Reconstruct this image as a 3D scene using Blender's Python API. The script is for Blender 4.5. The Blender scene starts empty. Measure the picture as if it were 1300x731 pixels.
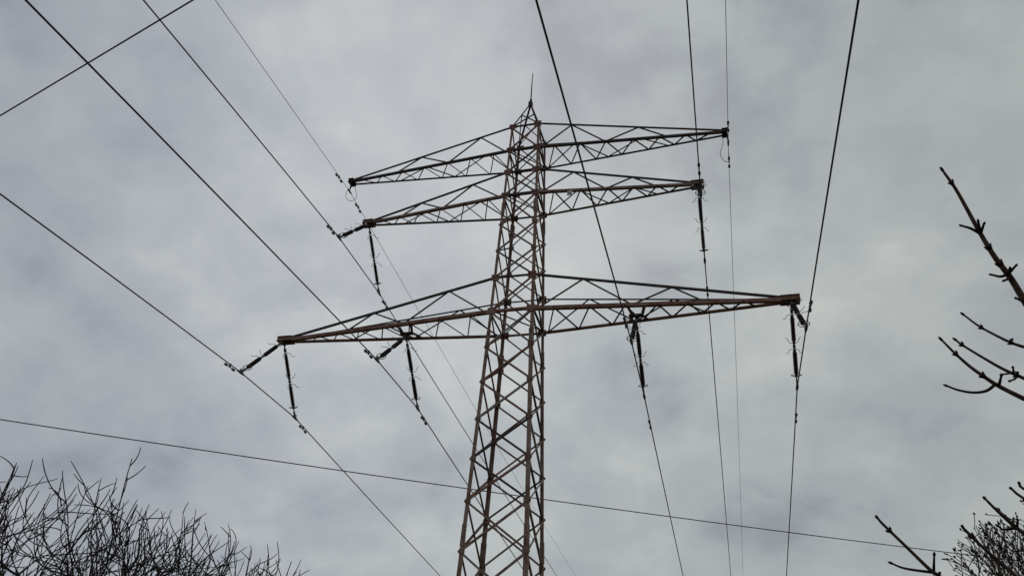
import bpy, bmesh, math, random
from mathutils import Vector, Matrix, Quaternion
R = math.radians
scene = bpy.context.scene
C = scene.collection
V = Vector

# ------------------------------------------------------------------ camera
H0 = 13.593                      # height of the lowest crossarm above the ground
CAM = V((5.44657, -19.51267, 1.60011))
YAW, PITCH, ROLL, FPX = -0.28426, 0.58031, 0.06761, 936.781
fw = V((math.sin(YAW)*math.cos(PITCH), math.cos(YAW)*math.cos(PITCH), math.sin(PITCH)))
rt0 = V((math.cos(YAW), -math.sin(YAW), 0)); up0 = rt0.cross(fw)
rt = rt0*math.cos(ROLL) + up0*math.sin(ROLL)
up = -rt0*math.sin(ROLL) + up0*math.cos(ROLL)
cam_data = bpy.data.cameras.new('camera')
cam = bpy.data.objects.new('camera', cam_data); C.objects.link(cam)
m3 = Matrix((rt, up, -fw)).transposed()
cam.matrix_world = Matrix.Translation(CAM) @ m3.to_4x4()
cam_data.sensor_width = 36; cam_data.sensor_fit = 'HORIZONTAL'
cam_data.lens = FPX/1300*36
cam_data.clip_start = 0.05; cam_data.clip_end = 5000
scene.camera = cam

# ------------------------------------------------------------------ sky and sun (overcast)
SUN_EL, SUN_AZ = R(44), R(-16)   # azimuth clockwise from +Y
world = bpy.data.worlds.new('World'); scene.world = world
world.use_nodes = True
nt = world.node_tree; nt.nodes.clear()
def N(t, kind, **kw):
    n = t.nodes.new(kind)
    for k, v in kw.items(): setattr(n, k, v)
    return n
def lk(t, a, b): t.links.new(a, b)
def math_node(t, op, a, b=None, clamp=False):
    n = N(t, 'ShaderNodeMath', operation=op, use_clamp=clamp)
    for i, v in enumerate((a, b)):
        if v is None: continue
        if isinstance(v, (int, float)): n.inputs[i].default_value = v
        else: lk(t, v, n.inputs[i])
    return n.outputs[0]
out = N(nt, 'ShaderNodeOutputWorld'); bg = N(nt, 'ShaderNodeBackground')
bg.inputs['Strength'].default_value = 0.1
sky = N(nt, 'ShaderNodeTexSky', sky_type='NISHITA', sun_disc=False, sun_elevation=SUN_EL, sun_rotation=SUN_AZ)
tc = N(nt, 'ShaderNodeTexCoord'); sep = N(nt, 'ShaderNodeSeparateXYZ'); lk(nt, tc.outputs['Generated'], sep.inputs[0])
zc = math_node(nt, 'ADD', math_node(nt, 'MAXIMUM', sep.outputs['Z'], 0.0), 0.55)
cx = math_node(nt, 'DIVIDE', sep.outputs['X'], zc); cy = math_node(nt, 'DIVIDE', sep.outputs['Y'], zc)
comb = N(nt, 'ShaderNodeCombineXYZ'); lk(nt, cx, comb.inputs[0]); lk(nt, cy, comb.inputs[1])
comb.inputs[2].default_value = 3.7
def noise(t, vec, scale, detail, rough, dist=0.0):
    n = N(t, 'ShaderNodeTexNoise'); lk(t, vec, n.inputs['Vector'])
    n.inputs['Scale'].default_value = scale; n.inputs['Detail'].default_value = detail
    n.inputs['Roughness'].default_value = rough; n.inputs['Distortion'].default_value = dist
    return n.outputs['Fac']
def ramp(t, fac, stops, interp='EASE'):
    n = N(t, 'ShaderNodeValToRGB'); n.color_ramp.interpolation = interp
    e = n.color_ramp.elements
    while len(e) < len(stops): e.new(0.5)
    for el, (p, c) in zip(e, stops): el.position = p; el.color = (*c, 1) if len(c) == 3 else c
    lk(t, fac, n.inputs[0]); return n.outputs['Color']
n1 = noise(nt, comb.outputs[0], 2.3, 3, 0.5, 0.2)      # broad cloud decks
n2 = noise(nt, comb.outputs[0], 6.5, 8, 0.54, 0.2)
n3 = noise(nt, comb.outputs[0], 14.0, 6, 0.58, 0.3)       # billows
blend = math_node(nt, 'ADD', math_node(nt, 'ADD', math_node(nt, 'MULTIPLY', n1, 0.40), math_node(nt, 'MULTIPLY', n2, 0.42)), math_node(nt, 'MULTIPLY', n3, 0.18))
cloud = ramp(nt, blend, [(0.38, (3.15, 3.37, 3.8)), (0.46, (3.95, 4.21, 4.6)), (0.54, (4.5, 4.76, 5.04)), (0.64, (5.45, 5.7, 5.75))], 'LINEAR')
mixsky = N(nt, 'ShaderNodeMix', data_type='RGBA'); mixsky.inputs['Factor'].default_value = 0.95
lk(nt, sky.outputs[0], mixsky.inputs['A']); lk(nt, cloud, mixsky.inputs['B'])
def dot_dir(v):
    n = N(nt, 'ShaderNodeVectorMath', operation='DOT_PRODUCT'); lk(nt, tc.outputs['Generated'], n.inputs[0]); n.inputs[1].default_value = v
    return n.outputs['Value']
# the cloud is thinner and brighter round the hidden sun, cooler to the west and greyer to the east
glow = math_node(nt, 'POWER', math_node(nt, 'MAXIMUM', dot_dir((math.sin(SUN_AZ)*math.cos(SUN_EL), math.cos(SUN_AZ)*math.cos(SUN_EL), math.sin(SUN_EL))), 0.0), 9.0)
gl = math_node(nt, 'ADD', math_node(nt, 'MULTIPLY', glow, .26), .86)
east = math_node(nt, 'ADD', math_node(nt, 'MULTIPLY', dot_dir((.96, .28, 0)), 1.7), .5, True)
tint = ramp(nt, east, [(0.0, (1.0, 1.0, 1.0)), (1.0, (.985, .988, .93))], 'LINEAR')
t1 = N(nt, 'ShaderNodeVectorMath', operation='MULTIPLY'); lk(nt, mixsky.outputs['Result'], t1.inputs[0]); lk(nt, tint, t1.inputs[1])
t2 = N(nt, 'ShaderNodeVectorMath', operation='SCALE'); lk(nt, t1.outputs[0], t2.inputs[0]); lk(nt, gl, t2.inputs['Scale'])
lk(nt, t2.outputs[0], bg.inputs['Color']); lk(nt, bg.outputs[0], out.inputs[0])

sun_d = bpy.data.lights.new('sun', 'SUN'); sun_d.energy = 0.6; sun_d.angle = R(20); sun_d.color = (1.0, 0.96, 0.9)
sun = bpy.data.objects.new('sun', sun_d); C.objects.link(sun)
sdir = V((math.sin(SUN_AZ)*math.cos(SUN_EL), math.cos(SUN_AZ)*math.cos(SUN_EL), math.sin(SUN_EL)))
sun.rotation_euler = sdir.to_track_quat('Z', 'Y').to_euler(); sun.location = (0, 0, 60)
scene.view_settings.view_transform = 'Standard'; scene.view_settings.look = 'None'
scene.view_settings.exposure = 0; scene.view_settings.gamma = 1; scene.view_settings.use_curve_mapping = False

# ------------------------------------------------------------------ materials
def material(name, stops, scale, rough=0.7, metal=0.0, detail=6, bump=0.0, spec=0.5, coord='Object'):
    m = bpy.data.materials.new(name); m.use_nodes = True; t = m.node_tree
    b = t.nodes['Principled BSDF']
    tcn = N(t, 'ShaderNodeTexCoord')
    f = noise(t, tcn.outputs[coord], scale, detail, 0.62, 0.1)
    lk(t, ramp(t, f, stops, 'LINEAR'), b.inputs['Base Color'])
    b.inputs['Roughness'].default_value = rough; b.inputs['Metallic'].default_value = metal
    b.inputs['Specular IOR Level'].default_value = spec
    if bump:
        bn = N(t, 'ShaderNodeBump'); bn.inputs['Strength'].default_value = bump; bn.inputs['Distance'].default_value = 0.01
        lk(t, f, bn.inputs['Height']); lk(t, bn.outputs[0], b.inputs['Normal'])
    return m
M = {
 'steel': material('weathered_steel', [(0.34, (.14, .062, .040)), (0.46, (.20, .118, .088)), (0.56, (.27, .20, .17)), (0.66, (.18, .082, .055))], 3.2, .68, bump=.3, spec=.3),
 'rust': material('rusty_steel', [(0.33, (.16, .06, .04)), (0.5, (.24, .12, .09)), (0.62, (.28, .19, .165)), (0.72, (.20, .08, .054))], 2.6, .72, bump=.3, spec=.25),
 'pale': material('pale_galvanised_steel', [(0.34, (.20, .15, .13)), (0.5, (.28, .25, .235)), (0.64, (.33, .31, .30)), (0.72, (.22, .12, .09))], 3.6, .6, bump=.3, spec=.3),
 'dark': material('dark_steel', [(0.35, (.04, .027, .023)), (0.55, (.08, .06, .054)), (0.7, (.06, .036, .028))], 4.0, .7, spec=.25),
 'wire': material('weathered_aluminium', [(0.35, (.02, .02, .021)), (0.65, (.045, .045, .048))], 9.0, .6, spec=.3),
 'cable': material('black_cable_sheath', [(0.35, (.012, .012, .013)), (0.65, (.025, .025, .026))], 5.0, .55, spec=.3),
 'porcelain': material('brown_porcelain', [(0.3, (.022, .011, .008)), (0.7, (.042, .02, .014))], 7.0, .55, spec=.25),
 'fitting': material('galvanised_fitting', [(0.35, (.06, .058, .056)), (0.65, (.12, .115, .11))], 12.0, .55, spec=.3),
 'plate': material('white_enamel', [(0.3, (.55, .55, .53)), (0.7, (.72, .72, .70))], 9.0, .4),
 'ink': material('black_paint', [(0.3, (.02, .02, .02)), (0.7, (.035, .035, .035))], 9.0, .5),
 'bark': material('dark_bark', [(0.32, (.02, .014, .013)), (0.55, (.045, .034, .032)), (0.72, (.09, .074, .066))], 6.0, .85, bump=.5, spec=.15),
 'twig': material('red_brown_bark', [(0.32, (.04, .025, .022)), (0.52, (.085, .054, .046)), (0.70, (.15, .11, .095))], 22.0, .8, bump=.4, spec=.2),
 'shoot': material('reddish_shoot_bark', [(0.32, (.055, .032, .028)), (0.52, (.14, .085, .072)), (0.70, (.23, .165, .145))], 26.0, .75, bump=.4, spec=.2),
 'bud': material('dark_buds', [(0.35, (.018, .012, .011)), (0.65, (.04, .024, .02))], 40.0, .7, spec=.2),
 'shrub': material('olive_brown_bark', [(0.32, (.05, .033, .024)), (0.55, (.10, .07, .05)), (0.72, (.15, .11, .07))], 12.0, .85, spec=.15),
 'grass': material('winter_grass', [(0.3, (.035, .032, .018)), (0.5, (.065, .065, .028)), (0.7, (.12, .10, .055))], .6, .95, bump=.4, spec=.1),
}

# ------------------------------------------------------------------ helpers
def obj(name, bm, mat, parent=None, smooth=False):
    me = bpy.data.meshes.new(name)
    bmesh.ops.recalc_face_normals(bm, faces=bm.faces[:])
    if smooth:
        for f in bm.faces: f.smooth = True
    bm.to_mesh(me); bm.free()
    for mm in (mat if isinstance(mat, (list, tuple)) else [mat]): me.materials.append(mm)
    o = bpy.data.objects.new(name, me); C.objects.link(o)
    if parent: o.parent = parent
    return o
def tag(o, label, cat, group=None, kind=None):
    if label: o['label'] = label
    if cat: o['category'] = cat
    if group: o['group'] = group
    if kind: o['kind'] = kind
    return o
def empty(name, loc, label, cat, group=None):
    o = bpy.data.objects.new(name, None); C.objects.link(o); o.location = loc
    o.empty_display_size = 0.2
    return tag(o, label, cat, group)

def angle_bar(bm, p0, p1, a, b, w, t=0.009):
    """L-section steel angle from p0 to p1, flanges along a and b."""
    p0, p1 = V(p0), V(p1); d = (p1-p0).normalized()
    a = (V(a) - d*V(a).dot(d)).normalized()
    b = V(b) - d*V(b).dot(d); b = (b - a*b.dot(a)).normalized()
    prof = [(0, 0), (w, 0), (w, t), (t, t), (t, w), (0, w)]
    ring = []
    for p in (p0, p1): ring.append([bm.verts.new(p + a*x + b*y) for x, y in prof])
    n = len(prof)
    for i in range(n):
        j = (i+1) % n
        bm.faces.new((ring[0][i], ring[0][j], ring[1][j], ring[1][i]))
    for r_ in ring:
        bm.faces.new((r_[0], r_[1], r_[2], r_[3])); bm.faces.new((r_[0], r_[3], r_[4], r_[5]))
def box(bm, c, ax, ay, az):
    """box with centre c and three half-axis vectors"""
    c, ax, ay, az = V(c), V(ax), V(ay), V(az); vs = []
    for sx in (-1, 1):
        for sy in (-1, 1):
            for sz in (-1, 1): vs.append(bm.verts.new(c + ax*sx + ay*sy + az*sz))
    for f in ((0, 1, 3, 2), (4, 6, 7, 5), (0, 4, 5, 1), (2, 3, 7, 6), (0, 2, 6, 4), (1, 5, 7, 3)):
        bm.faces.new([vs[i] for i in f])
def tube(bm, pts, rad, sides=6, caps=True):
    """tube along a polyline, rad a number or a list"""
    pts = [V(p) for p in pts]; n = len(pts)
    rad = [rad]*n if isinstance(rad, (int, float)) else rad
    d = (pts[1]-pts[0]).normalized()
    ref = d.orthogonal().normalized(); rings = []
    for i, p in enumerate(pts):
        if i == 0: t = pts[1]-pts[0]
        elif i == n-1: t = pts[-1]-pts[-2]
        else: t = (pts[i+1]-pts[i]).normalized() + (pts[i]-pts[i-1]).normalized()
        t = t.normalized()
        ref = ref - t*ref.dot(t)
        ref = ref.normalized() if ref.length > 1e-6 else t.orthogonal().normalized()
        bi = t.cross(ref)
        rings.append([bm.verts.new(p + (ref*math.cos(2*math.pi*k/sides) + bi*math.sin(2*math.pi*k/sides))*rad[i]) for k in range(sides)])
    for i in range(n-1):
        for k in range(sides):
            k2 = (k+1) % sides
            bm.faces.new((rings[i][k], rings[i][k2], rings[i+1][k2], rings[i+1][k]))
    if caps:
        bm.faces.new(rings[0][::-1]); bm.faces.new(rings[-1])
def lathe(bm, prof, sides=14):
    """profile [(z, r)] revolved round local Z"""
    rings = [[bm.verts.new((r*math.cos(2*math.pi*k/sides), r*math.sin(2*math.pi*k/sides), z)) for k in range(sides)] for z, r in prof]
    for i in range(len(rings)-1):
        for k in range(sides):
            k2 = (k+1) % sides
            bm.faces.new((rings[i][k], rings[i][k2], rings[i+1][k2], rings[i+1][k]))
    bm.faces.new(rings[0][::-1]); bm.faces.new(rings[-1])
def at(x, y, dist):
    """world point seen in direction (x, y) of the 1300 px wide picture, dist metres away"""
    d = fw + rt*((x-650)/FPX) - up*((y-365.5)/FPX)
    return CAM + d.normalized()*dist
def smooth_path(pts, k=5):
    """Catmull-Rom through 3D points"""
    pts = [V(p) for p in pts]; P = [pts[0]*2-pts[1]] + pts + [pts[-1]*2-pts[-2]]; o = []
    for i in range(1, len(P)-2):
        for j in range(k):
            t = j/k; a, b, c, d = P[i-1:i+3]
            o.append(0.5*((2*b) + (c-a)*t + (2*a-5*b+4*c-d)*t*t + (3*b-a-3*c+d)*t**3))
    o.append(pts[-1]); return o

# ------------------------------------------------------------------ ground
bm = bmesh.new()
rings_r = [0, 3, 8, 15, 25, 40, 70, 120, 220, 420, 900, 2500]
prev = [bm.verts.new((5, -19, 0))]
for ri in rings_r[1:]:
    cur = [bm.verts.new((5+ri*math.cos(2*math.pi*k/48), -19+ri*math.sin(2*math.pi*k/48), 0)) for k in range(48)]
    for k in range(48):
        k2 = (k+1) % 48
        if len(prev) == 1: bm.faces.new((prev[0], cur[k], cur[k2]))
        else: bm.faces.new((prev[k], cur[k], cur[k2], prev[k2]))
    prev = cur
tag(obj('ground', bm, M['grass']), 'rough winter grass field under the power line', 'ground', kind='structure')

# ------------------------------------------------------------------ pylon
ZT3, ZB2, ZT2, ZB1, ZT1, ZA, ZSP = 1.27735, 4.80455, 5.89889, 7.00993, 8.22127, 9.93771, 11.74147
L3, L2, L1 = 8.5, 6.1788, 7.18891
def hw(z):
    if z >= 0: return .69694+(.50857-.69694)*z/10, .78511+(.51093-.78511)*z/10
    return .69694-.02815*z, .78511-.02387*z
def LP(sx, sy, z):
    w, d = hw(z); return V((sx*w, sy*d, z+H0))
pylon = empty('lattice_pylon', (0, 0, 0), 'tall rusty lattice steel pylon with three tiers of crossarms and a lightning spike', 'pylon')
Z_ = V((0, 0, 1))

levels = [ZT1, ZB1, ZT2, ZB2, 3.507, 2.387, ZT3, 0.0, -1.275, -2.445, -3.63, -4.815, -6.0, -7.31, -8.75, -10.3, -11.9, -H0+.25]
for sx in (-1, 1):
    for sy in (-1, 1):
        bm = bmesh.new()
        zs = [ZT1+.04, ZB2-.6, -1.0, -6.9, -H0]; ws = [.08, .092, .108, .12]
        for i, w in enumerate(ws):
            angle_bar(bm, LP(sx, sy, zs[i]), LP(sx, sy, zs[i+1]), (-sx, 0, 0), (0, -sy, 0), w, .011)
        leg = obj('leg', bm, M['steel'], pylon)
        # splice plates where the leg sections meet
        for zz in zs[1:4]:
            g = bmesh.new()
            angle_bar(g, LP(sx*1.0, sy, zz+.28)+V((sx*.012, sy*.012, 0)), LP(sx, sy, zz-.28)+V((sx*.012, sy*.012, 0)), (-sx, 0, 0), (0, -sy, 0), .13, .011)
            for k in range(6):
                c = LP(sx, sy, zz-.22+.088*k)
                for (n_, t_) in (((sx, 0, 0), (0, -sy, 0)), ((0, sy, 0), (-sx, 0, 0))):
                    q = c + V(t_)*.065 + V(n_)*.016
                    box(g, q, V(n_)*.010, V(t_)*.016, Z_*.016)
            obj('splice_plate', g, M['steel'], leg)
        # gusset plates at the crossarm joints and bolted nodes along the leg
        for i, zz in enumerate(levels[:-1]):
            g = bmesh.new(); c = LP(sx, sy, zz)
            arm = zz in (ZT1, ZB1, ZT2, ZB2, ZT3, 0.0)
            s = .14 if arm else .075
            box(g, c+V((-sx*.07, sy*.019, 0)), (s, 0, 0), (0, .005, 0), (0, 0, s*.85))
            if arm: box(g, c+V((sx*.019, -sy*.06, 0)), (.005, 0, 0), (0, s*.75, 0), (0, 0, s*.7))
            for bx in (-.5, .5):
                for bz in (-.5, .5): box(g, c+V((-sx*.07+bx*s, sy*.03, bz*s)), (.014, 0, 0), (0, .009, 0), (0, 0, .014))
            obj('gusset_plate', g, M['rust' if arm else 'steel'], leg)
        f = bmesh.new(); box(f, (sx*hw(-H0)[0]-sx*.05, sy*hw(-H0)[1]-sy*.05, .12), (.28, 0, 0), (0, .28, 0), (0, 0, .22))
        obj('footing', f, M['plate'], leg)

# diagonals: an X in every panel of the four faces
low = bmesh.new()
def brace(bm, a, b, n, w, off, ext):
    a, b, n = V(a), V(b), V(n); d = (b-a).normalized()
    a = a - d*ext + n*off; b = b + d*ext + n*off
    s = d.cross(n).normalized()
    if s.z < 0: s = -s
    angle_bar(bm, a - s*w/2, b - s*w/2, s, -n, w, .008)
for i in range(len(levels)-1):
    zt, zb = levels[i], levels[i+1]
    for k, (c0, c1, n) in enumerate((((-1, -1), (1, -1), (0, -1, 0)), ((-1, 1), (1, 1), (0, 1, 0)), ((-1, -1), (-1, 1), (-1, 0, 0)), ((1, -1), (1, 1), (1, 0, 0)))):
        for q, (a, b) in enumerate(((c0, c1), (c1, c0))):
            tb = low if i > 11 else bmesh.new()
            brace(tb, LP(*a, zt), LP(*b, zb), n, .048 if zt > -1 else .055, (.012 if q else -.014), .05 if k < 2 else .02)
            if i <= 11: obj('diagonal_brace', tb, M[random.Random(i*31+k*7+q*3).choice(('steel', 'steel', 'steel', 'rust', 'dark', 'pale'))], pylon)
lo = obj('lower_bracing', low, M['steel'], pylon); lo['kind'] = 'stuff'
# horizontal beams between the crossarms of both sides
for zz in (ZT1, ZB1, ZT2, ZB2, ZT3, 0.0):
    bot = zz in (ZB1, ZB2, 0.0)
    for sy in (-1, 1):
        b_ = bmesh.new(); w = .085 if bot else .055
        angle_bar(b_, LP(-1, sy, zz)+V((-.05, sy*.026, -w/2)), LP(1, sy, zz)+V((.05, sy*.026, -w/2)), Z_, (0, -sy, 0), w, .009)
        obj('horizontal_beam', b_, M['rust' if zz == 0.0 else 'dark'], pylon)
    if bot:
        for sx in (-1, 1):
            b_ = bmesh.new(); angle_bar(b_, LP(sx, -1, zz)+V((sx*.02, .02, -.03)), LP(sx, 1, zz)+V((sx*.02, -.02, -.03)), Z_, (-sx, 0, 0), .06, .008)
            obj('cross_beam', b_, M['dark'], pylon)
        b_ = bmesh.new(); angle_bar(b_, LP(-1, -1, zz)+V((0, 0, .02)), LP(1, 1, zz)+V((0, 0, .02)), (0, 0, 1), (1, -1, 0), .05, .008)
        obj('plan_brace', b_, M['dark'], pylon)
# peak
bm = bmesh.new(); apex = V((0, 0, ZA+H0))
for sx in (-1, 1):
    for sy in (-1, 1):
        angle_bar(bm, LP(sx, sy, ZT1), apex+V((sx*.03, sy*.03, 0)), (-sx, 0, 0), (0, -sy, 0), .06, .008)
peak = obj('peak', bm, M['dark'], pylon)
def PK(sx, sy, u): return LP(sx, sy, ZT1).lerp(apex, u)
for c0, c1, n in (((-1, -1), (1, -1), (0, -1, 0)), ((-1, 1), (1, 1), (0, 1, 0)), ((-1, -1), (-1, 1), (-1, 0, 0)), ((1, -1), (1, 1), (1, 0, 0))):
    for q, (a, b) in enumerate(((c0, c1), (c1, c0))):
        b_ = bmesh.new(); brace(b_, PK(*a, 0.02), PK(*b, .52), n, .036, .008 if q else -.008, .0)
        obj('lacing_bar', b_, M['dark'], peak)
b_ = bmesh.new(); box(b_, apex+V((0, 0, -.02)), (.075, 0, 0), (0, .075, 0), (0, 0, .11)); tube(b_, [apex+V((0, 0, .05)), apex+V((0, 0, .26))], .05, 8)
obj('cap_plate', b_, M['dark'], peak)
b_ = bmesh.new(); tube(b_, [apex+V((0, 0, .1)), apex+V((0, 0, .9)), V((.015, 0, ZSP+H0))], [.027, .024, .016], 7)
obj('lightning_rod', b_, M['dark'], pylon, True)

# crossarms
ARMS = {
 3: (0.0, ZT3, L3, (.02, .21, .41, .577, .705), (.02, .087, .16, .235, .31, .38, .437, .513, .565, .635, .685, .745, .80, .852, .904), .115, 'rust'),
 2: (ZB2, ZT2, L2, (.03, .24, .45, .624, .774), (.03, .11, .194, .285, .368, .462, .54, .629, .708, .779, .852, .924), .095, 'steel'),
 1: (ZB1, ZT1, L1, (.02, .185, .372, .556, .706), (.02, .088, .155, .232, .302, .374, .45, .524, .6, .667, .742, .805, .858, .941), .085, 'dark'),
}
TIERS = {3: 'lowest', 2: 'middle', 1: 'top'}
for tier, (zb, zt, L, web, plan, cw, mt) in ARMS.items():
    wb, db = hw(zb); wt, dt = hw(zt); Lt = L-(.50 if tier == 3 else .38 if tier == 2 else .19)
    for sx in (-1, 1):
        def cb(sy, u): return V((sx*(wb+u*(Lt-wb)), sy*(db+u*(.10-db)), zb+H0+u*(-.0)))
        def ct(sy, u): return V((sx*(wt+u*(Lt-wt)), sy*(dt+u*(.07-dt)), zt+H0+u*(zb+.10-zt)))
        bm = bmesh.new()
        for sy in (-1, 1):
            angle_bar(bm, cb(sy, -.01)+V((0, sy*.012, -cw/2)), cb(sy, 1)+V((0, sy*.012, -cw/2)), Z_, (0, -sy, 0), cw, .010)
        arm = obj('crossarm', bm, M[mt], pylon)
        for sy in (-1, 1):
            b_ = bmesh.new(); tw = cw*.58 if sy < 0 else cw*.5
            angle_bar(b_, ct(sy, -.01)+V((0, sy*.012, -tw/2)), ct(sy, 1)+V((0, sy*.012, -tw/2)), Z_, (0, -sy, 0), tw, .008)
            obj('top_chord', b_, M['dark'], arm)
        arm['label'] = ('left' if sx < 0 else 'right') + ' arm of the ' + TIERS[tier] + ' tier, tapering to its tip'
        dm = M['dark'] if tier < 3 else M['dark']
        for sy in (-1, 1):               # web lacing of both upright faces
            for i in range(len(web)-1):
                a = cb(sy, web[i]) if i % 2 == 0 else ct(sy, web[i])
                b = ct(sy, web[i+1]) if i % 2 == 0 else cb(sy, web[i+1])
                b_ = bmesh.new(); brace(b_, a, b, (0, sy, 0), .04 if sy < 0 else .05, -.004, .02); obj('lacing_bar', b_, dm, arm)
        for i in range(len(plan)-1):     # zigzag in the bottom plane
            s0 = 1 if i % 2 == 0 else -1
            b_ = bmesh.new(); brace(b_, cb(s0, plan[i]), cb(-s0, plan[i+1]), (0, 0, -1), .038, cw*.35, .03); obj('lacing_bar', b_, dm, arm)
        # end bracket: two channels boxed round the tip
        b_ = bmesh.new(); xl = .55 if tier == 3 else (.42 if tier == 2 else .22); hh = .075 if tier < 3 else .085
        xc = sx*(L-xl/2); zc_ = zb+H0+.02
        for sy in (-1, 1):
            box(b_, (xc, sy*.125, zc_), (xl/2, 0, 0), (0, .006, 0), (0, 0, hh))
            for sz in (-1, 1): box(b_, (xc, sy*.155, zc_+sz*(hh-.006)), (xl/2, 0, 0), (0, .022, 0), (0, 0, .006))
            for kx in (-.7, 0, .7): box(b_, (xc+kx*xl/2, sy*.138, zc_), (.014, 0, 0), (0, .009, 0), (0, 0, .014))
        box(b_, (sx*(L-.008), 0, zc_), (.008, 0, 0), (0, .117, 0), (0, 0, hh))
        box(b_, (sx*(L-xl*.5), 0, zc_+hh-.02), (xl*.35, 0, 0), (0, .117, 0), (0, 0, .006))
        obj('end_bracket', b_, M['rust' if tier == 3 else mt], arm)
        if tier == 3:                    # hanger frame for the inner phase
            X = 3.755
            for dx in (-.28, .28):
                for sy in (-1, 1):
                    uu = (abs(X+dx)-wb)/(Lt-wb)
                    b_ = bmesh.new(); e = cb(sy, uu)
                    angle_bar(b_, e, V((sx*(X+dx*.55), sy*.05, e.z-.10)), (1, 0, 0), (0, 0, 1), .085, .009)
                    obj('hanger_bracket', b_, M['rust'], arm)
            b_ = bmesh.new()
            box(b_, (sx*X, 0, H0-.10), (.22, 0, 0), (0, .07, 0), (0, 0, .028)); box(b_, (sx*X, 0, H0-.16), (.04, 0, 0), (0, .12, 0), (0, 0, .045))
            obj('hanger_plate', b_, M['dark'], arm)
        if tier == 2 and sx > 0:         # small number plate hung under the near chord
            e = cb(-1, .215); e = e + V((0, -.02, -.17))
            b_ = bmesh.new(); box(b_, e, (.085, 0, 0), (0, .004, 0), (0, 0, .10))
            for kx in (-.05, .05): tube(b_, [e+V((kx, .0, .09)), e+V((kx, .01, .16))], .006, 5)
            pl = obj('number_plate', b_, M['plate'], arm)
            b_ = bmesh.new()
            for kx in (-.04, .03):
                for dz in (-.04, .0, .04): box(b_, e+V((kx, -.007, dz)), (.02, 0, 0), (0, .002, 0), (0, 0, .008))
                box(b_, e+V((kx+.02, -.0075, .0)), (.006, 0, 0), (0, .002, 0), (0, 0, .045))
            obj('plate_marking', b_, M['ink'], pl)

# ------------------------------------------------------------------ conductors
KN, KF = -0.008912, 0.010667
COND = {'L3': (-8.3106, -2.091, .0372, .1156), 'R3': (8.2463, -1.9528, .0385, .1473), 'L3i': (-3.7635, -1.9864, .0462, .1212),
        'R3i': (3.7482, -1.9886, .0495, .125), 'L2': (-5.9794, 2.8578, .0563, .0968), 'R2': (5.9907, 2.93, .0599, .1068),
        'L1': (-7.1066, 6.5776, .0319, .0939), 'R1': (7.1387, 6.5482, .0546, .0652)}
def cpt(k, y):
    X0, Z0, sn, sf = COND[k]; h = 0 if k[-1] == '1' else 1.75
    if y < -h:
        d = -h-y; e = max(0, d-18)
        return V((X0+KN*d, y, H0+Z0-sn*d-.0006*d*d+.0011*e*e))
    if y > h:
        d = y-h; e = max(0, d-32)
        return V((X0+KF*d, y, H0+Z0-sf*d+.00025*d*d+.0007*e*e))
    return V((X0, y, H0+Z0))
ROWS = {'L3': 'left tip of the lowest crossarm', 'R3': 'right tip of the lowest crossarm', 'L3i': 'middle of the lowest left crossarm',
        'R3i': 'middle of the lowest right crossarm', 'L2': 'left tip of the middle crossarm', 'R2': 'right tip of the middle crossarm',
        'L1': 'left tip of the top crossarm', 'R1': 'right tip of the top crossarm'}
ygrid = [-95, -80, -66, -55, -46, -39, -33, -28, -24, -20, -16, -12, -8, -5, -3, -1.75, 0, 1.75, 3.2, 6, 10, 15, 20, 27, 34, 42, 50, 60, 72, 86, 100, 118, 138, 160]
def damper(bm, k, y):
    c = cpt(k, y); d = (cpt(k, y+.1)-cpt(k, y-.1)).normalized()
    box(bm, c+V((0, 0, -.035)), d*.03, d.cross(Z_).normalized()*.022, Z_*.06)
    q = c+V((0, 0, -.085))
    tube(bm, [q-d*.24, q-d*.12+V((0, 0, .006)), q+d*.12+V((0, 0, .006)), q+d*.24], .009, 5)
    for s in (-1, 1): tube(bm, [q+d*s*.26, q+d*s*.24, q+d*s*.13, q+d*s*.11], [.022, .042, .038, .02], 8)
for k in COND:
    ew = k[-1] == '1'
    bm = bmesh.new(); tube(bm, [cpt(k, y) for y in ygrid], .0092 if ew else .0185, 7)
    o = obj('earth_wire' if ew else 'conductor', bm, M['wire'], None, True)
    tag(o, ('thin earth wire' if ew else 'dark power conductor') + ' carried by the ' + ROWS[k], 'earth wire' if ew else 'power line',
        'earth wires on the top crossarms' if ew else 'power conductors under the crossarms')
    for y in ((-.9, .85) if ew else ((-2.32, 2.38) if k[0] == 'L' else (-3.05, 3.3))):
        b_ = bmesh.new(); damper(b_, k, y); obj('vibration_damper', b_, M['fitting'], o)

# ------------------------------------------------------------------ insulator strings
LS = 2.5
def shed_profile(z0, z1, n):
    p = [(z0, .03), (z0-.001, .042), (z0-.07, .046), (z0-.075, .03)]
    zz0, zz1 = z0-.085, z1+.085; st = (zz0-zz1)/n
    for i in range(n):
        z = zz0-st*i
        p += [(z, .045), (z-st*.25, .064), (z-st*.55, .070), (z-st*.68, .056), (z-st*.7, .045)]
    p += [(z1+.075, .03), (z1+.07, .046), (z1+.001, .042), (z1, .03)]
    return p
def horn(bm, z, sgn, zdir, ln):
    """arcing horn bent out from the string axis; local X is across the line, local Y the upper side of the slant"""
    a = V((sgn*.82, .57, 0)).normalized()
    tube(bm, smooth_path([a*.03+V((0, 0, z)), a*.11+V((0, 0, z+zdir*.005)), a*.17+V((0, 0, z+zdir*.05)), a*.20+V((0, 0, z+zdir*.12)), a*(.20+ln)+V((0, 0, z+zdir*.15))], 3), .0085, 5)
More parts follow.
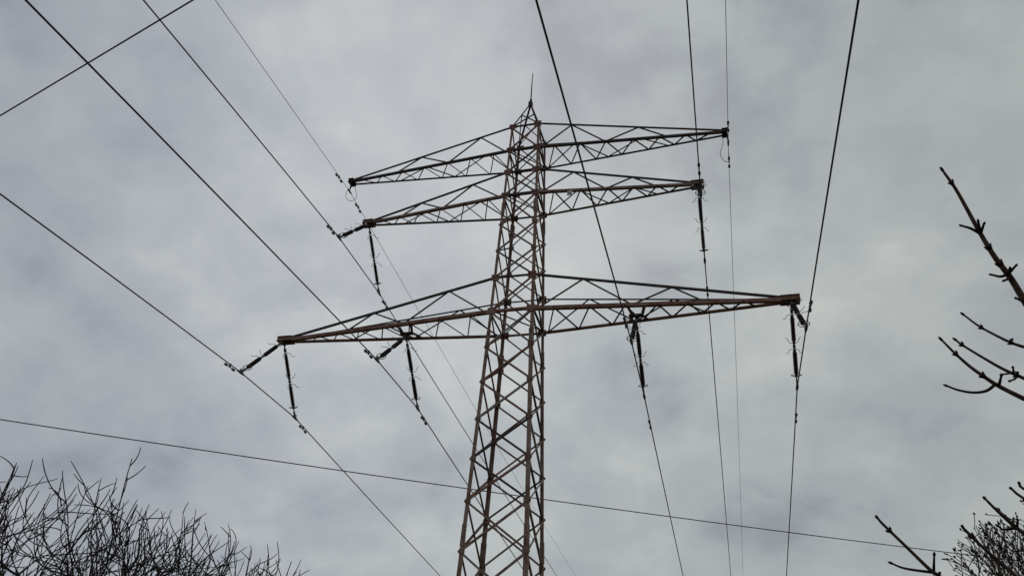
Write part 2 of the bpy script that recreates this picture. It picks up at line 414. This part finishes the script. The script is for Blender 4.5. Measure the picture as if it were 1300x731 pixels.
def make_string():
    root = empty('insulator_string', (0, 0, 0), '-', 'insulator', 'insulator strings hung from the crossarms')
    b = bmesh.new()
    tube(b, [(0, 0, .02), (0, 0, -.30)], .022, 8); box(b, (0, 0, -.04), (.03, 0, 0), (0, .014, 0), (0, 0, .07)); box(b, (0, 0, -.24), (.04, 0, 0), (0, .02, 0), (0, 0, .07))
    obj('hanger_link', b, M['fitting'], root)
    for z0, z1 in ((-.33, -1.20), (-1.36, -2.18)):
        b = bmesh.new(); lathe(b, shed_profile(z0, z1, 22), 14); obj('insulator_rod', b, M['porcelain'], root, True)
    b = bmesh.new(); tube(b, [(0, 0, -1.19), (0, 0, -1.37)], .026, 8); box(b, (0, 0, -1.28), (.04, 0, 0), (0, .02, 0), (0, 0, .045)); obj('connector', b, M['fitting'], root)
    for z, zd, ln in ((-.34, -1, .10), (-1.19, 1, .06), (-1.37, -1, .08)):
        for s in (-1, 1):
            b = bmesh.new(); horn(b, z, s, zd, ln); obj('arcing_horn', b, M['fitting'], root, True)
    b = bmesh.new()
    ring = [V((.15*math.cos(t*math.pi/10), .09*math.sin(t*math.pi/10), -2.14)) for t in range(21)]
    tube(b, ring, .011, 5, False); tube(b, [ring[0], (.0, 0, -2.2), ring[10]], .010, 5)
    obj('guard_ring', b, M['fitting'], root, True)
    b = bmesh.new(); tube(b, [(0, 0, -2.17), (0, 0, -2.46)], .02, 8); box(b, (0, 0, -2.36), (.02, 0, 0), (0, .035, 0), (0, 0, .07)); obj('clevis', b, M['fitting'], root)
    return root
def copy_tree(o, parent=None):
    c = o.copy(); C.objects.link(c)
    if parent: c.parent = parent
    for ch in list(o.children): copy_tree(ch, c)
    return c
proto = make_string(); strings = [copy_tree(proto) for i in range(11)] + [proto]
TOPZ = {'3': 0.0, 'i': -.20, '2': ZB2, '1': ZB1}
for k in ('L3', 'R3', 'L3i', 'R3i', 'L2', 'R2'):
    for s in (-1, 1):
        top = V((COND[k][0], s*.05, H0+TOPZ[k[-1]]-.07)); bot = cpt(k, s*1.75)
        o = strings.pop()
        d = (bot-top); z = -d.normalized(); yv = V((0, s, 0)); yv = (yv - z*yv.dot(z)).normalized()
        # local Y is the upper side of the slant
        if yv.z < 0: yv = -yv
        xv = yv.cross(z)
        o.rotation_mode = 'QUATERNION'
        o.location = top; o.rotation_quaternion = Matrix((xv, yv, z)).transposed().to_quaternion()
        o.scale = (1, 1, d.length/LS)
        o['label'] = ('insulator string slanting towards the viewer from the ' if s < 0 else 'insulator string hanging away from the viewer at the ') + ROWS[k]
        # suspension clamp gripping the conductor
        b = bmesh.new(); dd = (cpt(k, s*1.75+.3)-cpt(k, s*1.75-.3)).normalized(); c = V(bot)
        sd = dd.cross(Z_).normalized(); uu = sd.cross(dd)
        tube(b, [c-dd*.20-uu*.01, c-dd*.12-uu*.005, c, c+dd*.12-uu*.005, c+dd*.20-uu*.01], [.022, .035, .045, .035, .022], 8)
        box(b, c+uu*.06, dd*.05, sd*.016, uu*.06)
        cl = obj('suspension_clamp', b, M['fitting'], o, True)
        cl.matrix_parent_inverse = (Matrix.Translation(top) @ o.rotation_quaternion.to_matrix().to_4x4() @ Matrix.Diagonal((1, 1, d.length/LS, 1))).inverted()
# yokes carrying each pair of strings
for k in ('L3', 'R3', 'L2', 'R2'):
    b = bmesh.new(); X = COND[k][0]; zz = H0+TOPZ[k[-1]]
    for dx in (-.13, .13): tube(b, smooth_path([(X+dx, 0, zz-.03), (X+dx, 0, zz-.17), (X+dx*.5, 0, zz-.2)], 3), .012, 5)
    box(b, (X, 0, zz-.075), (.025, 0, 0), (0, .10, 0), (0, 0, .035))
    o = obj('hanger_yoke', b, M['fitting']); tag(o, 'small steel yoke with two hooks under the ' + ROWS[k], 'bracket', 'yokes at the crossarm tips')

# earth wire clamps with their jumper loops
for k, sx in (('L1', -1), ('R1', 1)):
    c = cpt(k, 0); top = V((c.x, 0, H0+ZB1-.05))
    r_ = empty('earth_wire_clamp', top, 'small clamp with a looped jumper wire at the ' + ROWS[k], 'clamp', 'earth wire clamps')
    b = bmesh.new(); tube(b, [V((0, 0, .03)), c-top+V((0, 0, .02))], .018, 7); box(b, (c-top)*.45, (.03, 0, 0), (0, .018, 0), (0, 0, .06)); obj('hanger_link', b, M['fitting'], r_)
    b = bmesh.new(); q = c-top; tube(b, [q+V((0, -.17, -.005)), q+V((0, -.09, 0)), q+V((0, .09, 0)), q+V((0, .17, -.005))], [.018, .035, .035, .018], 8); obj('suspension_clamp', b, M['fitting'], r_, True)
    b = bmesh.new()
    if sx < 0: tube(b, smooth_path([(.16, .05, 0), (.20, .08, -.3), (.28, .12, -.55), (.2, .14, -.74), (.02, .1, -.78), (-.1, .0, -.66), (-.08, -.08, -.52), (q.x, -.12, q.z-.02)], 6), .0095, 6)
    else: tube(b, smooth_path([(-sx*.16, .05, 0), (-sx*.17, .07, -.35), (-sx*.30, .15, -.75), (-sx*.17, .3, -.98), (q.x+.0, .45, q.z-.40), (q.x, .40, q.z-.08), (q.x, .30, q.z-.02)], 6), .0095, 6)
    obj('jumper_loop', b, M['wire'], r_, True)

# ------------------------------------------------------------------ two local service cables
b = bmesh.new(); a0, a1 = V((.43, -16.64, H0-8)), V((2.55, -17.235, H0-8)); d = (a1-a0).normalized()
tube(b, [a0+d*s+V((0, 0, .0006*(s-2)**2)) for s in (-24, -18, -12, -8, -5, -3, -1, 0, 1, 2, 3, 5, 8, 11, 14)], .0055, 8)
tag(obj('service_cable', b, M['cable'], None, True), 'black overhead cable crossing the top left corner of the sky', 'cable')
b = bmesh.new(); a0, a1 = V((-17.59, -1.26, H0-3.0)), V((14.38, 16.45, H0-3.0)); d = (a1-a0).normalized(); ln = (a1-a0).length
tube(b, [a0+d*s+V((0, 0, .0004*(s-ln/2)*(s-ln/2)-.0004*ln*ln/4+.02)) for s in [-84+6*i for i in range(14)]+[3*i for i in range(13)]+[42+6*i for i in range(16)]], .019, 8)
tag(obj('service_cable', b, M['cable'], None, True), 'thin black cable sloping across the lower sky behind the pylon legs', 'cable')

# ------------------------------------------------------------------ bare trees on the left
def rnd_dir(rng): 
    while True:
        v = V((rng.uniform(-1, 1), rng.uniform(-1, 1), rng.uniform(-1, 1)))
        if .05 < v.length < 1: return v.normalized()
def bare_tree(name, label, base, top_z, spread, seed, nlimbs, mat, r0, group=None, fork=1.5, dens=1.0, r_tip=.0092, cat='tree'):
    rng = random.Random(seed); root = empty(name, base, label, cat, group)
    cen = V((0, 0, fork+ (top_z-fork)*.42)); ax = V((spread, spread, (top_z-fork)*.60))
    def room(p):
        e = p-cen; return math.sqrt((e.x/ax.x)**2+(e.y/ax.y)**2+(e.z/ax.z)**2)
    tb = bmesh.new()
    tp = [V((0, 0, -.1)), V((.03, .02, fork*.4)), V((-.02, .04, fork*.8)), V((.02, .0, fork*1.15))]
    tube(tb, smooth_path(tp, 4), [r0*(1.25-.45*i/12) for i in range(13)], 10); obj('trunk', tb, mat, root, True)
    def grow(bm, p, d, L, r, lv):
        seg = (.22, .18, .13, .10, .08)[lv]
        n = max(5, int(L/seg)); pts = [p.copy()]; dd = d.copy(); rad = [r]
        trop = (.0, .03, .09, .11, .12)[lv]; bend = rnd_dir(rng)*(.03, .14, .26, .30, .28)[lv]
        kids = []; goal = bend.copy(); lim = 1.0 + rng.uniform(-.2, .15); room_left = 99
        for i in range(n):
            if rng.random() < .3: goal = rnd_dir(rng)*bend.length
            bend = bend.lerp(goal, .35)
            dd = (dd + Z_*trop + bend).normalized()
            p = p + dd*seg; pts.append(p.copy())
            u = (i+1)/n; rad.append(max(r_tip, r*(1-.80*u)))
            if room(p) > lim and lv > 0: room_left = min(room_left, 3)
            room_left -= 1
            if room_left < 0: break
            if lv < 4 and u > .15: kids.append((p.copy(), dd.copy(), rad[-1], u))
        for j in range(1, min(5, len(rad))): rad[-j] = min(rad[-j], r_tip*(.55+.16*j))
        sp = smooth_path(pts, 2); rd = []
        for j in range(len(rad)-1): rd += [rad[j], (rad[j]+rad[j+1])/2]
        tube(bm, sp, rd+[rad[-1]], 6 if lv < 3 else 5, True)
        if lv >= 4: return
        prob = (1, .53, .36, .18, 0)[lv]*dens; since = 0
        for (q, qd, qr, u) in kids:
            since += 1
            if since > 1 and rng.random() < prob:
                since = 0
                side = qd.cross(rnd_dir(rng)).normalized()
                ang = R(rng.uniform(30, 68)); nd = (qd*math.cos(ang)+side*math.sin(ang)).normalized()
                if nd.z < .12: nd.z = abs(nd.z)*.6+.12; nd.normalize()
                grow(bm, q, nd, L*rng.uniform(.48, .82), max(r_tip*1.3, qr*rng.uniform(.55, .85)), lv+1)
    for i in range(nlimbs):
        az = 2*math.pi*(i+rng.uniform(-.3, .3))/nlimbs; tilt = R(rng.uniform(22, 62)) if i else R(6)
        d = V((math.sin(tilt)*math.cos(az), math.sin(tilt)*math.sin(az), math.cos(tilt)))
        lb = bmesh.new()
        grow(lb, V((0, 0, fork*rng.uniform(.85, 1.08))), d, (top_z-fork)*rng.uniform(.75, 1.0), r0*rng.uniform(.42, .6), 1)
        obj('branch', lb, mat, root, True)
    return root
def ground_under(x, y, dist):
    p = at(x, y, dist); return V((p.x, p.y, 0))
bare_tree('bare_tree', 'taller leafless tree with dense dark upcurved branches in the lower left corner', ground_under(85, 731, 17.5), 5.7, 3.7, 11, 12, M['bark'], .17, 'bare trees at lower left')
bare_tree('bare_tree', 'lower leafless tree right of the taller one, its twigs just reaching into view', ground_under(252, 731, 18.6), 5.3, 3.6, 5, 11, M['bark'], .14, 'bare trees at lower left')

# ------------------------------------------------------------------ young tree whose twigs reach in from the right
tb_xy = at(1560, 760, 4.2); young = empty('young_tree', (tb_xy.x, tb_xy.y, 0), 'young leafless tree with thick red brown twigs and buds reaching in from the right edge', 'tree')
O = V((tb_xy.x, tb_xy.y, 0))
b = bmesh.new(); tr = smooth_path([(0, 0, -.1), (.02, .01, .8), (-.02, .03, 1.7), (.01, 0, 2.6), (.03, .02, 3.5)], 5)
tube(b, tr, [.065-.045*i/(len(tr)-1) for i in range(len(tr))], 10); obj('trunk', b, M['twig'], young, True)
def bud(bm, p, d, s=1.0):
    d = d.normalized(); tube(bm, [p-d*.004*s, p+d*.004*s, p+d*.011*s, p+d*.019*s, p+d*.026*s], [.0045*s, .0072*s, .0075*s, .005*s, .0012*s], 6)
def twig_branch(tr_pts, r_tip, r_base, join, side=(), nodes=(), dist=3.6, ddist=.15, mat='twig'):
    """a branch: picture points from the tip to the frame edge, then on to the trunk"""
    n = len(tr_pts); P = [at(x, y, dist+ddist*i/(n-1))-O for i, (x, y) in enumerate(tr_pts)]
    e = P[-1]; t = (P[-1]-P[-2]).normalized(); J = V(tr[join])
    full = P + [e.lerp(J, .5)+t*.10+V((0, 0, -.06)), J]
    pth = smooth_path(full, 6); m = len(pth)
    rad = [r_tip*.8 + (r_base-r_tip)*(i/(m-1)) for i in range(m)]
    # swollen nodes
    b = bmesh.new(); tube(b, pth, rad, 9); br = obj('branch', b, M[mat], young, True)
    def rad_at(q): return min(zip(pth, rad), key=lambda z: (z[0]-q).length)[1]
    b = bmesh.new(); bud(b, P[0], P[0]-P[1], .85); obj('bud', b, M['bud'], br, True)
    for (x, y) in nodes:
        q = at(x, y, dist+ddist*.5)-O; i = min(range(m), key=lambda i: (pth[i]-q).length); q = pth[i]; rr = rad[i]
        ax_ = (pth[max(0, i-1)]-pth[min(m-1, i+1)]).normalized(); sd = ax_.cross(fw).normalized()
        b = bmesh.new(); tube(b, [q-ax_*.010, q-ax_*.004, q+ax_*.004, q+ax_*.010], [rr*1.02, rr*1.28, rr*1.28, rr*1.02], 9)
        for s in (-1, 1): bud(b, q+sd*s*rr*.9, sd*s*.5+ax_, .62)
        obj('bud', b, M['bud'], br, True)
    for s_pts in side:
        k = len(s_pts); q0 = at(*s_pts[-1], dist+ddist*.6)-O; i = min(range(m), key=lambda i: (pth[i]-q0).length); dq = (pth[i]+O-CAM).length
        Q = [at(x, y, dq-.05*(1-j/(k-1)))-O for j, (x, y) in enumerate(s_pts)]; Q[-1] = pth[i]
        sp = smooth_path(Q, 5) if k > 2 else [Q[0], Q[0].lerp(Q[1], .5), Q[1]]
        ln = sum((sp[j+1]-sp[j]).length for j in range(len(sp)-1)); rr = min(rad[i]*.7, .0062)
        b = bmesh.new(); tube(b, sp, [rr*(.72+.4*j/(len(sp)-1)) for j in range(len(sp))], 7); bud(b, Q[0], Q[0]-Q[1], .75)
        obj('twig', b, M['bud'], br, True)
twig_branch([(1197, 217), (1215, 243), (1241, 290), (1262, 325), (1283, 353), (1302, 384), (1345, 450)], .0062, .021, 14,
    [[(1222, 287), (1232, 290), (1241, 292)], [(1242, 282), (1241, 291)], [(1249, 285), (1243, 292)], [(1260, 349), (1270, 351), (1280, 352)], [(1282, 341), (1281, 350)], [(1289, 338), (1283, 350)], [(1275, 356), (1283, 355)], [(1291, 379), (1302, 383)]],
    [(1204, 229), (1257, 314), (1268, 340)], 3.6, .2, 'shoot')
twig_branch([(1224, 400), (1243, 414), (1265, 426), (1284, 435), (1302, 441), (1350, 455)], .005, .0105, 12, [[(1285, 431), (1284, 435)]], [(1243, 414), (1285, 436)], 3.9, .1)
twig_branch([(1214, 432), (1222, 438), (1250, 455), (1275, 469), (1302, 481), (1350, 503)], .005, .011, 10,
    [[(1273, 475), (1280, 474), (1286, 473)], [(1286, 467), (1286, 474)], [(1283, 483), (1288, 481), (1293, 476)], [(1292, 473), (1294, 477)]], [(1221, 437), (1291, 477)], 3.7, .1)
twig_branch([(1196, 432), (1211, 447), (1230, 464), (1248, 477), (1268, 490), (1302, 507), (1350, 530)], .0052, .014, 9,
    [[(1203, 490), (1217, 495), (1235, 498), (1252, 496), (1266, 490)], [(1271, 478), (1268, 489)]], [(1210, 447), (1248, 477)], 3.5, .15)
twig_branch([(1114, 657), (1122, 666), (1150, 693), (1180, 722), (1196, 734), (1240, 775), (1330, 830)], .0055, .0125, 7,
    [[(1133, 715), (1145, 720), (1160, 723), (1180, 722)], [(1186, 705), (1182, 720)], [(1193, 727), (1193, 733)]], [(1121, 666)], 3.3, .3)
twig_branch([(1222, 668), (1226, 673), (1255, 701), (1280, 722), (1302, 742), (1370, 800)], .006, .013, 6, [], [(1226, 673)], 3.5, .3)
twig_branch([(1251, 633), (1265, 647), (1288, 668), (1302, 678), (1380, 735)], .0055, .013, 7,
    [[(1268, 668), (1274, 672), (1280, 671), (1287, 667)], [(1292, 661), (1289, 667)]], [], 3.5, .3)
twig_branch([(1284, 620), (1302, 634), (1390, 690)], .0055, .011, 8, [], [(1300, 632)], 3.6, .3)
twig_branch([(1294, 613), (1304, 623), (1390, 672)], .0055, .011, 9, [], [], 3.75, .3)

# ------------------------------------------------------------------ shrub in the lower right corner
def bud_shrub(base, seed):
    rng = random.Random(seed); root = empty('bare_shrub', base, 'dense budding shrub of fine olive brown twigs in the lower right corner', 'shrub')
    tips = []
    def grow(bm, p, d, L, r, lv):
        n = max(4, int(L/.12)); pts = [p]; rad = [r]; dd = d
        for i in range(n):
            if (p.x/1.75)**2 + (p.y/1.75)**2 + ((p.z-3.0)/2.15)**2 > rng.uniform(.85, 1.08) and p.z > 3 and len(pts) > 2: break
            dd = (dd + Z_*.03 + rnd_dir(rng)*(.13 if lv else .07)).normalized(); p = p + dd*(L/n); pts.append(p); rad.append(max(.0056, r*(1-.75*(i+1)/n)))
            if lv < 3 and i > n*.25 and rng.random() < (.7, .55, .35)[lv]:
                sd = dd.cross(rnd_dir(rng)).normalized(); a = R(rng.uniform(18, 48)); grow(bm, p, (dd*math.cos(a)+sd*math.sin(a)).normalized(), L*rng.uniform(.2, .36), rad[-1]*.75, lv+1)
        tube(bm, pts, rad, 5); tips.append((p, dd))
        if lv >= 1:
            for j in range(2, len(pts), 2):
                if rng.random() < .5: tips.append((pts[j], (pts[j]-pts[j-1]+rnd_dir(rng)*.06).normalized()))
    for i in range(17):
        az = rng.uniform(0, 6.28); tilt = R(rng.uniform(2, 24)); d = V((math.sin(tilt)*math.cos(az), math.sin(tilt)*math.sin(az), math.cos(tilt)))
        lb = bmesh.new(); tips.clear(); grow(lb, V((rng.uniform(-.15, .15), rng.uniform(-.15, .15), -.05)), d, rng.uniform(4.2, 5.2), .03, 0)
        nf = len(lb.faces)
        for p, d in tips:
            if p.z > 1.5:
                for q in range(rng.choice((1, 1, 2, 3))): bud(lb, p+rnd_dir(rng)*.010, (d+rnd_dir(rng)*.8), rng.uniform(.8, 1.4))
        lb.faces.ensure_lookup_table()
        for f in lb.faces[nf:]: f.material_index = 1
        obj('stem', lb, (M['shrub'], M['bud']), root, True)
bud_shrub(ground_under(1335, 731, 13.6), 4)
